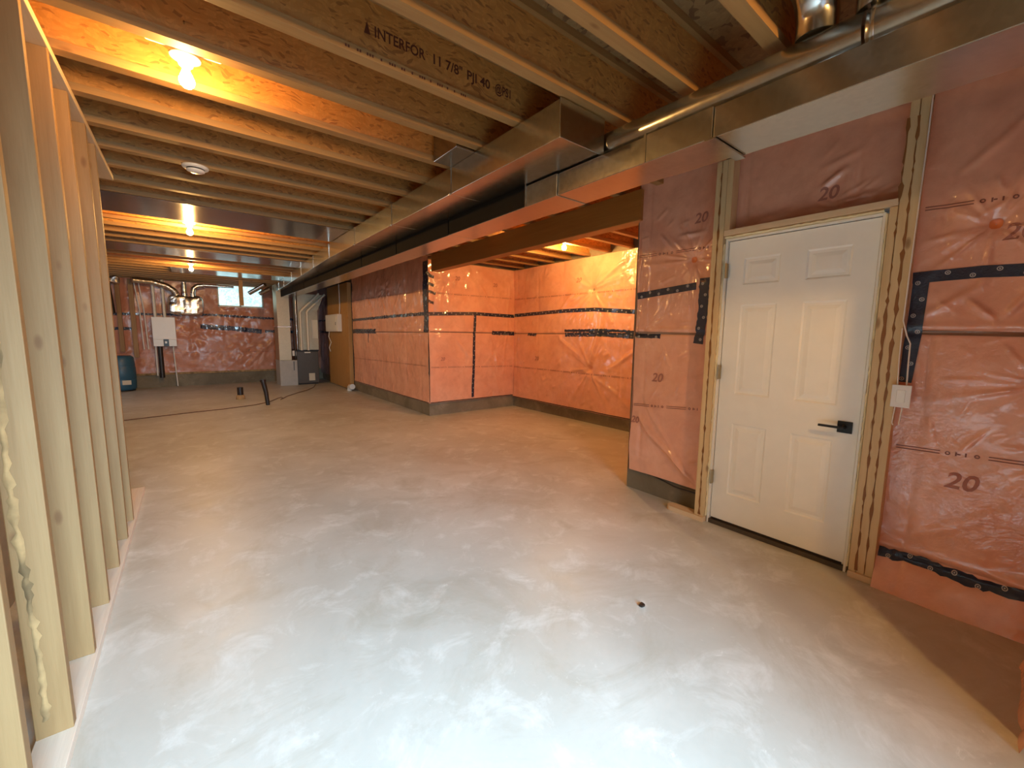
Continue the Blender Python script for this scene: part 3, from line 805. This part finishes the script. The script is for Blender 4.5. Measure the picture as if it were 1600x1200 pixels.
MB().box(1.600, 1.955, 1.652, 1.659, 2.436, 2.636).build('end_cap', M['galv'], tr, .003)
for y in (2.81, 3.95, 5.07, 6.2):
    MB().lathe((1.598, y, 2.437), [(0, -.008), (.007, -.006), (.008, 0), (.006, .006), (0, .008)], n=10).build('corner_clip', M['foil'], tr)
MB().box(1.46, 1.603, 2.48, 2.795, 2.625, 2.85).build('takeoff_boot', M['galv_dark'], tr, .003)

rt = empty('return_duct', (2.06, -.2, 2.30), label='narrow flat galvanised duct along the wall above the white door', cat='duct')
ss = [-1.68, -1.1, .02, 1.0, 1.35, 2.0, 2.31, 3.4, 4.6, 5.8, 7.0, 8.2, 9.4, 10.6, 12.1]
for a, b in zip(ss[:-1], ss[1:]):
    g = .012 if (a, b) == (1.0, 1.35) or a == 2.0 else 0
    MB().box(1.93-g, 2.195+(.03 if a < 1. else 0), a+.001, b-.001, 2.30-g*.4, 2.432).build('duct_section', M['galv'], rt, .003)
for a in (1.35, 2.31):
    MB().box(1.915, 1.93, a-.006, a+.006, 2.297, 2.44).build('drive_cleat', M['galv'], rt)
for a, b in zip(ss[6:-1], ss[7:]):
    MB().box(1.922, 1.930, a+.02, b-.004, 2.304, 2.440).build('side_shade_plate', M['side_shade'], rt, label='added black plate standing for shade on the side face')  # added thin plates, a dark stand-in for the shade between the ducts
pipe = empty('round_pipe_duct', (2.045, -.5, 2.51), label='long round galvanised pipe resting on the narrow flat duct', cat='duct')
sp_ = [-1.68, -.7, .50, 1.90, 3.3, 4.8, 6.2]
for a, b in zip(sp_[:-1], sp_[1:]):
    MB().tube([(2.042, a, 2.515), (2.042, b-.01, 2.515)], .078, 32).build('pipe_section', M['galv'], pipe)
    MB().tube([(2.042, b-.035, 2.515), (2.042, b-.028, 2.515), (2.042, b-.022, 2.515), (2.042, b-.012, 2.515)], [.079, .083, .083, .079], 32, caps=False).build('crimp_bead', M['galv'], pipe)
MB().box(1.912, 2.235, .985, 1.03, 2.288, 2.296).build('end_flange', M['galv'], rt)
for (y, lab) in ((.665, 'black-shadowed round branch pipe dropping between joists, the left one of two'), (.47, 'round branch pipe dropping between joists, the right one nearer the frame edge')):
    br = empty('branch_pipe', (2.0, y, 2.72), label=lab.replace('black-shadowed ', ''), cat='duct', group='round branch pipes between the joists')
    MB().tube([(.9, y, 2.775), (1.5, y, 2.775), (1.85, y, 2.77)], .068, 24).build('pipe_section', M['galv'], br)
    MB().tube([(1.84, y, 2.77), (1.93, y, 2.76), (2.01, y, 2.72), (2.045, y, 2.66), (2.05, y, 2.595)], .072, 24).build('elbow', M['galv'], br)

# ------------------------------------------------------------ light bulbs
def bulb(x, y, zb, label, bracket=True, mat='bulb'):
    r = empty('light_fixture', (x, y, zb), label=label, cat='light', group='bare bulbs in porcelain holders')
    MB().lathe((x, y, zb), [(0, .0), (.055, .0), (.062, -.006), (.060, -.014), (.036, -.020), (.028, -.045), (.022, -.050), (0, -.05)], n=28).build('lampholder', M['porcelain'], r)
    MB().lathe((x, y, zb-.045), [(.013, 0), (.015, -.02), (.022, -.038), (.030, -.058), (.031, -.070), (.027, -.084), (.017, -.095), (0, -.100)], n=20).build('bulb', M[mat], r)
    if bracket:
        MB().tube([(x-.135, y+.02, zb+.028), (x+.135, y+.02, zb+.028)], .0035, 6).tube([(x-.135, y+.02, zb+.028), (x-.14, y-.0, zb+.02), (x-.13, y-.02, zb+.028), (x+.13, y-.02, zb+.028), (x+.14, y, zb+.02), (x+.135, y+.02, zb+.028)], .0035, 6).build('mounting_bracket', M['wire'], r)
        MB().tube([(x, y-.20, zb+.04), (x, y+.20, zb+.04)], .004, 6).build('bar_hanger', M['galv'], r)
        MB().lathe((x, y, zb), [(.04, .001), (.04, .04), (0, .04)], n=16).build('junction_box', M['black'], r)
bulb(.07, 2.62, 2.695, 'bare lit bulb closest to the camera, in a porcelain holder on wire bracket', mat='bulb_low')
bulb(.085, 6.25, 2.665, 'second lit bare bulb, behind the smoke alarm, below the metal ceiling pan', mat='bulb_high')
bulb(.11, 9.72, 2.645, 'farthest lit bare bulb, high in front of the far wall')
bulb(1.55, -.75, 2.632, 'lit bare bulb behind the camera over the patio door', False, 'bulb_high')
bulb(4.1, 4.10, 2.70, 'lit bare bulb above the pink alcove behind the tan beam', mat='bulb_high')

sa = empty('smoke_alarm', (.12, 4.06, ZC), label='round white smoke alarm fixed under a joist', cat='smoke alarm')
MB().lathe((.12, 4.06, ZC), [(0, 0), (.082, 0), (.085, -.006), (.080, -.016), (.055, -.020)], n=32).build('base', M['plastic'], sa)
MB().lathe((.12, 4.06, ZC), [(.058, -.018), (.050, -.030)], n=32).build('vent_slots', M['black'], sa)
MB().lathe((.12, 4.06, ZC), [(.058, -.028), (.056, -.036), (.035, -.046), (0, -.048)], n=32).build('cover', M['plastic'], sa)
MB().lathe((.10, 4.045, ZC-.045), [(.007, 0), (.006, -.004), (0, -.005)], n=10).build('button', M['foil'], sa)

# ------------------------------------------------------------ light switch and cables
sw = empty('light_switch', (3.0, .415, 1.10), label='white decora-style wall switch beside the door frame'.replace('decora-style ', 'rocker '), cat='switch')
MB().box(2.972, 3.02, .388, .446, 1.05, 1.15).build('switch_box', M['plastic'], sw)
MB().box(2.966, 2.972, .378, .456, 1.04, 1.16).build('cover_plate', M['plastic'], sw, .0025)
MB().box(2.963, 2.966, .400, .434, 1.066, 1.134).build('rocker', M['white'], sw, .001)
def cable(pts, r, name, label, cat, mat, group=None):
    mb = MB().tube(pts, r, 8); o = mb.build(name, mat)
    return tag(o, label, cat, group)
cable([(2.985, .438, 2.62), (2.985, .440, 2.2), (2.985, .444, 1.8), (2.985, .446, 1.5), (2.985, .425, 1.42), (2.985, .408, 1.38), (2.985, .406, 1.28), (2.985, .402, 1.16)], .0035, 'switch_cable', 'white cable running from the ceiling down the stud to the switch', 'cable', M['wire'])
cable([(2.985, .446, 1.46), (2.985, .444, 1.3), (2.985, .438, 1.16)], .0032, 'switch_cable', 'short white cable beside the longer one, entering the switch top left', 'cable', M['wire'])
cable([(2.985, .437, 1.04), (2.985, .442, .95), (2.985, .436, .938)], .003, 'switch_cable', 'thin cable hanging below the switch, its left one', 'cable', M['wire'])
cable([(2.985, .408, 1.04), (2.985, .414, .945)], .0035, 'switch_cable', 'thin cable hanging below the switch, its right one', 'cable', M['wire'])
cable([(-.33, 2.08, 2.93), (-.345, 2.05, 2.80), (-.33, 2.03, 2.70), (-.30, 2.02, 2.62), (-.29, 2.05, 2.72), (-.31, 2.1, 2.9)], .004, 'loose_cable', 'pale cable loop drooping from the joists at the upper left', 'cable', M['wire'])

# ------------------------------------------------------------ mechanical corner
fu = empty('furnace', (2.5, 12.5, 0), label='dark brown furnace standing on the slab by the far corner', cat='furnace')
MB().box(2.24, 2.78, 12.2, 12.88, .03, .90).build('cabinet', M['furnace'], fu, .012)
MB().box(2.23, 2.79, 12.19, 12.88, .90, .935).build('top_rim', M['black'], fu, .004)
MB().box(2.27, 2.75, 12.23, 12.85, 0, .03).build('base', M['black'], fu)
MB().box(2.43, 2.58, 12.192, 12.2, .855, .885).build('badge', M['plastic'], fu)
MB().box(2.52, 2.67, 12.194, 12.2, .10, .30).build('rating_label', M['carpetpad'], fu)
MB().box(2.14, 2.24, 12.22, 12.40, .78, .92).build('junction_box', M['plastic'], fu, .004)
co = empty('coil_plenum', (2.6, 12.5, .94), label='tan sheet metal plenum box standing on top of the furnace', cat='plenum')
MB().box(2.32, 2.82, 12.28, 12.86, .936, 2.0).build('casing', M['galv_tan'], co, .004)
MB().hexa([(2.32, 12.28, 2.0), (2.82, 12.28, 2.0), (2.82, 12.86, 2.0), (2.32, 12.86, 2.0)], [(2.32, 12.24, 2.43), (2.98, 12.24, 2.43), (2.98, 12.86, 2.43), (2.32, 12.86, 2.43)]).build('transition', M['galv_tan'], co)
MB().box(2.66, 2.80, 12.275, 12.28, 1.25, 1.75).build('access_panel', M['pvc'], co)
pl_ = empty('return_drop', (2.03, 12.45, 0), label='tall tan sheet metal return duct rising left of the furnace', cat='duct')
MB().box(1.83, 2.12, 12.2, 12.75, .67, 1.55).build('duct_section', M['galv_tan'], pl_, .004)
MB().box(1.83, 2.12, 12.2, 12.75, 1.552, 2.64).build('duct_section', M['galv_tan'], pl_, .004)
MB().box(1.815, 2.135, 12.185, 12.765, 1.54, 1.56).build('drive_cleat', M['galv'], pl_)
MB().box(1.82, 2.235, 12.15, 12.80, 0, .67).build('filter_cabinet', M['grey'], pl_, .006)
MB().box(2.145, 2.16, 12.14, 12.15, .40, .64).build('filter_handle', M['black'], pl_)
def pvc(pts, r, label, mat=M['pvc'], name='vent_pipe', group='cream vent pipes above the furnace', cat='pipe'):
    return cable(pts, r, name, label, cat, mat, group)
pvc([(2.36, 12.16, .93), (2.36, 12.16, 1.93), (2.38, 12.15, 1.97), (2.84, 12.15, 2.46)], .028, 'cream vent pipe rising from the furnace, the left of the pair')
pvc([(2.53, 12.16, .93), (2.53, 12.16, 1.95), (2.55, 12.15, 1.99), (2.99, 12.15, 2.44)], .028, 'cream vent pipe rising from the furnace, the right of the pair')
pvc([(2.20, 12.15, .70), (2.20, 12.15, 2.6)], .016, 'black gas pipe running up beside the tall return duct', M['rubber'], 'gas_pipe', None)
pvc([(2.255, 12.12, .95), (2.255, 12.12, 2.6)], .010, 'slim grey conduit between gas pipe and vent pipes', M['galv'], 'conduit', None)
# plywood board with electrical panel
pb_ = bx('plywood_board', (3.065, 3.16, 10.38, 12.2, 0.02, 2.62), M['ply'], None, .003)
tag(pb_, 'orange plywood service board fixed to the far right wall', 'board')
ep = empty('electrical_panel', (3.06, 11.3, 1.64), label='small white electrical panel box on the plywood board', cat='panel')
MB().box(2.96, 3.065, 10.90, 12.05, 1.44, 1.88).build('box', M['plastic'], ep, .008)
MB().box(2.952, 2.96, 11.0, 11.95, 1.48, 1.84).build('panel_door', M['white'], ep, .004)
MB().box(2.948, 2.952, 11.03, 11.06, 1.6, 1.68).build('latch', M['black'], ep)
cable([(3.04, 12.0, 1.44), (3.03, 12.05, 1.3), (3.05, 11.9, 1.15), (3.04, 12.08, 1.0), (3.05, 12.0, .9)], .012, 'hanging_wires', 'bundle of wires dangling below the white electrical panel', 'cable', M['wire'])
cable([(3.045, 11.0, 1.88), (3.045, 10.95, 2.1), (3.045, 10.98, 2.62)], .012, 'panel_cable', 'cable rising from the electrical panel to the joists', 'cable', M['wire'])
co2 = empty('cleanout_pipe', (3.05, 10.2, 0), label='white capped pipe elbow lying at the foot of the plywood board', cat='pipe')
MB().tube([(3.02, 10.30, .0), (3.02, 10.28, .09), (3.02, 10.22, .12), (3.02, 10.10, .12)], .055, 16).build('elbow', M['plastic'], co2)
MB().tube([(3.02, 10.10, .12), (3.02, 10.06, .12)], .066, 16).build('cap', M['plastic'], co2)

# tankless heater and pipes, far left
wh = empty('water_heater', (-.47, 13.4, 1.03), label='white wall-hung tankless water heater on the far wall', cat='water heater')
hb = MB().box(-.69, -.25, 13.18, 13.41, 1.20, 1.74).box(-.69, -.50, 13.18, 13.41, 1.03, 1.20).box(-.40, -.25, 13.18, 13.41, 1.03, 1.20)
hb.build('case', M['plastic'], wh, .006)
MB().box(-.50, -.40, 13.22, 13.41, 1.03, 1.20).build('recess', M['black'], wh)
MB().box(-.475, -.435, 13.21, 13.22, 1.10, 1.15).build('display', M['plastic'], wh)
for x, lab, g in ((-.62, 'left white flue pipe above the tankless water heater', 1), (-.44, 'right white flue pipe above the tankless water heater', 1)):
    cable([(x, 13.32, 1.74), (x, 13.32, 2.64)], .032, 'flue_pipe', lab, 'pipe', M['pvc'], 'flue pipes of the water heater')
cable([(-.66, 13.34, 1.03), (-.67, 13.34, .3)], .016, 'water_pipe', 'pale pipe below the left corner of the water heater', 'pipe', M['wire'])
cable([(-.33, 13.34, 1.03), (-.30, 13.34, .02)], .014, 'water_pipe', 'pale pipe below the right corner of the water heater', 'pipe', M['wire'])
cable([(-.58, 13.32, 1.03), (-.58, 13.32, .25)], .05, 'drain_hose', 'thick dark hose hanging below the water heater', 'hose', M['rubber'])
for (x0, x1, zb, lab) in ((-1.07, -.98, .75, 'narrow pale vertical stud left of the water heater'), (-1.30, -1.22, .9, 'narrow vertical stud nearest the dark pipe, far left')):
    tag(bx('wall_stud', (x0, x1, 13.40, 13.48, zb, 2.62), M['stud_z'], None, .002), lab, 'stud')
for x, lab in ((-.90, 'thin pale conduit just right of the pale stud'), (-.82, 'thin pale conduit nearest the water heater')):
    cable([(x-.06, 13.42, 2.6), (x, 13.42, 1.9), (x+.02, 13.42, .95)], .013, 'conduit', lab, 'pipe', M['wire'])
cable([(-1.40, 13.3, 2.5), (-1.36, 13.3, 1.8)], .05, 'drain_pipe', 'black drain pipe hanging at the far left corner', 'pipe', M['rubber'])

def crinkle(mb_pts, r, n, seed, mat, name, parent):
    pts = []; rad = []
    rs = random.Random(seed)
    P = [Vector(p) for p in mb_pts]
    for i in range(len(P)-1):
        L = (P[i+1]-P[i]).length; k = max(2, int(L/.02))
        for q in range(k): pts.append(P[i].lerp(P[i+1], q/k)); rad.append(r*(1+(.07 if len(pts) % 2 else -.07)+rs.uniform(-.03, .03)))
    pts.append(P[-1]); rad.append(r)
    return MB().tube(pts, rad, n).build(name, mat, parent)
hv = empty('ventilator_unit', (0, 13.2, 1.8), label='foil-wrapped ventilator box hanging right of the water heater', cat='ventilator')
hm = MB(); rs = np.random.RandomState(5)
def crumple_box(x0, x1, y0, y1, z0, z1, n=9, a=.018):
    vs = []; fs = []
    cx_, cy_, cz_ = (x0+x1)/2, (y0+y1)/2, (z0+z1)/2
    r2 = vnoise(77, .09, .11)
    for face in range(6):
        o = len(vs)
        for i in range(n+1):
            for j in range(n+1):
                s_, t_ = i/n*2-1, j/n*2-1
                p = [(1, s_, t_), (-1, s_, t_), (s_, 1, t_), (s_, -1, t_), (s_, t_, 1), (s_, t_, -1)][face]
                q = np.array(p, float); q = q/ (abs(q)**6).sum()**(1/6)
                X = cx_+q[0]*(x1-x0)/2; Y = cy_+q[1]*(y1-y0)/2; Z = cz_+q[2]*(z1-z0)/2
                d = float(r2(X+Y*.7, Z-Y*.4))*a
                vs.append((X+q[0]*d, Y+q[1]*d, Z+q[2]*d))
        for i in range(n):
            for j in range(n):
                k = o+i*(n+1)+j; fs.append((k, k+n+1, k+n+2, k+1))
    return vs, fs
vs, fs = crumple_box(-.34, .32, 12.98, 13.42, 1.80, 2.27, 12, .02)
MB().add(vs, fs, 0, False).build('foil_wrap', M['foil'], hv)
for x in (-.18, -.02, .14):
    MB().tube([(x, 13.1, 2.24), (x, 13.1, 2.34)], .055, 14).build('collar', M['galv'], hv)
crinkle([(-.95, 12.9, 2.56), (-.60, 13.0, 2.55), (-.35, 13.05, 2.48), (-.22, 13.08, 2.38), (-.18, 13.1, 2.30)], .065, 14, 1, M['foil'], 'flexible_duct', hv)
crinkle([(-.02, 13.1, 2.34), (-.02, 13.1, 2.60)], .05, 14, 2, M['foil'], 'flexible_duct', hv)
crinkle([(.14, 13.1, 2.34), (.16, 13.1, 2.46), (.24, 13.1, 2.53), (.36, 13.1, 2.55)], .05, 14, 3, M['foil'], 'flexible_duct', hv)
MB().tube([(.36, 13.1, 2.56), (1.0, 13.1, 2.56)], .03, 12).build('outlet_pipe', M['galv'], hv)
fb = MB(); vs, fs = crumple_box(-1.42, -1.18, 12.9, 13.1, 2.46, 2.62, 8, .03)
tag(MB().add(vs, fs).build('foil_bundle', M['foil']), 'crumpled foil bundle tucked under the joists at far left', 'foil')
for pts, lab in (([(1.30, 12.7, 2.40), (1.62, 12.4, 2.62)], 'shiny slanted round pipe in front of the far window, left one'), ([(1.56, 12.9, 2.42), (1.78, 12.7, 2.56)], 'shiny slanted round pipe in front of the far window, right one')):
    cable(pts, .055, 'slanted_duct', lab, 'duct', M['foil'], 'short shiny pipes near the far window')

tag(bx('hanging_post', (1.03, 1.11, 12.078, 12.116, 2.04, 2.92), M['wood_x'], None, .002), 'orange wooden post hanging from the joists before the far window', 'post')
# floor stubs, cord, barrel
s1 = empty('floor_stub', (.77, 10.2, 0), label='short dark drain stub in the floor, left of the taller one', cat='pipe')
MB().tube([(.77, 10.2, 0), (.77, 10.2, .25)], .055, 18).build('pipe', M['rubber'], s1)
MB().tube([(.77, 10.2, 0), (.77, 10.2, .05), (.77, 10.2, .09)], [.085, .08, .06], 18).build('collar', M['bark'], s1)
s2 = empty('floor_stub', (1.11, 9.08, 0), label='taller leaning dark pipe stub rising from the floor', cat='pipe')
MB().tube([(1.12, 9.08, 0), (1.10, 9.08, .25), (1.06, 9.08, .47)], [.035, .038, .045], 16).build('pipe', M['rubber'], s2)
MB().tube([(1.06, 9.08, .46), (1.058, 9.08, .50)], [.052, .052], 16).build('cap', M['rubber'], s2)
cp = [(-1.2, 8.6), (-.84, 8.68), (-.4, 8.80), (-.05, 8.9), (.4, 8.98), (.93, 9.18), (1.2, 9.45), (1.40, 9.85), (1.48, 9.95), (1.5, 9.8), (1.42, 9.62), (1.64, 10.11), (1.9, 10.5), (2.19, 10.89), (2.45, 11.4), (2.65, 12.1)]
cable([(x, y, .008) for x, y in cp], .006, 'extension_cord', 'thin brown extension cord lying across the far floor', 'cord', M['cord'])
bar = empty('barrel', (-1.30, 13.1, 0), label='blue plastic barrel standing at the far left wall', cat='barrel')
MB().lathe((-1.30, 13.1, 0), [(0, .02), (.22, .02), (.25, .06), (.26, .25), (.25, .27), (.26, .29), (.26, .55), (.25, .57), (.255, .60), (.24, .78), (.20, .82), (0, .82)], n=28).build('body', M['blue'], bar)
MB().box(-1.27, -1.12, 12.83, 12.85, .16, .26).build('label_plate', M['carpetpad'], bar)
MB().lathe((-1.30, 13.1, 0), [(0, .0), (.23, .0), (.23, .02), (0, .02)], n=28).build('base_ring', M['black'], bar)
pebm = MB(); vs, fs = crumple_box(1.755, 1.785, 1.12, 1.145, .0, .016, 4, .004)
tag(pebm.add(vs, fs, 0, True).build('pebble', M['rubber']), 'tiny dark pebble alone on the bare concrete floor', 'pebble')
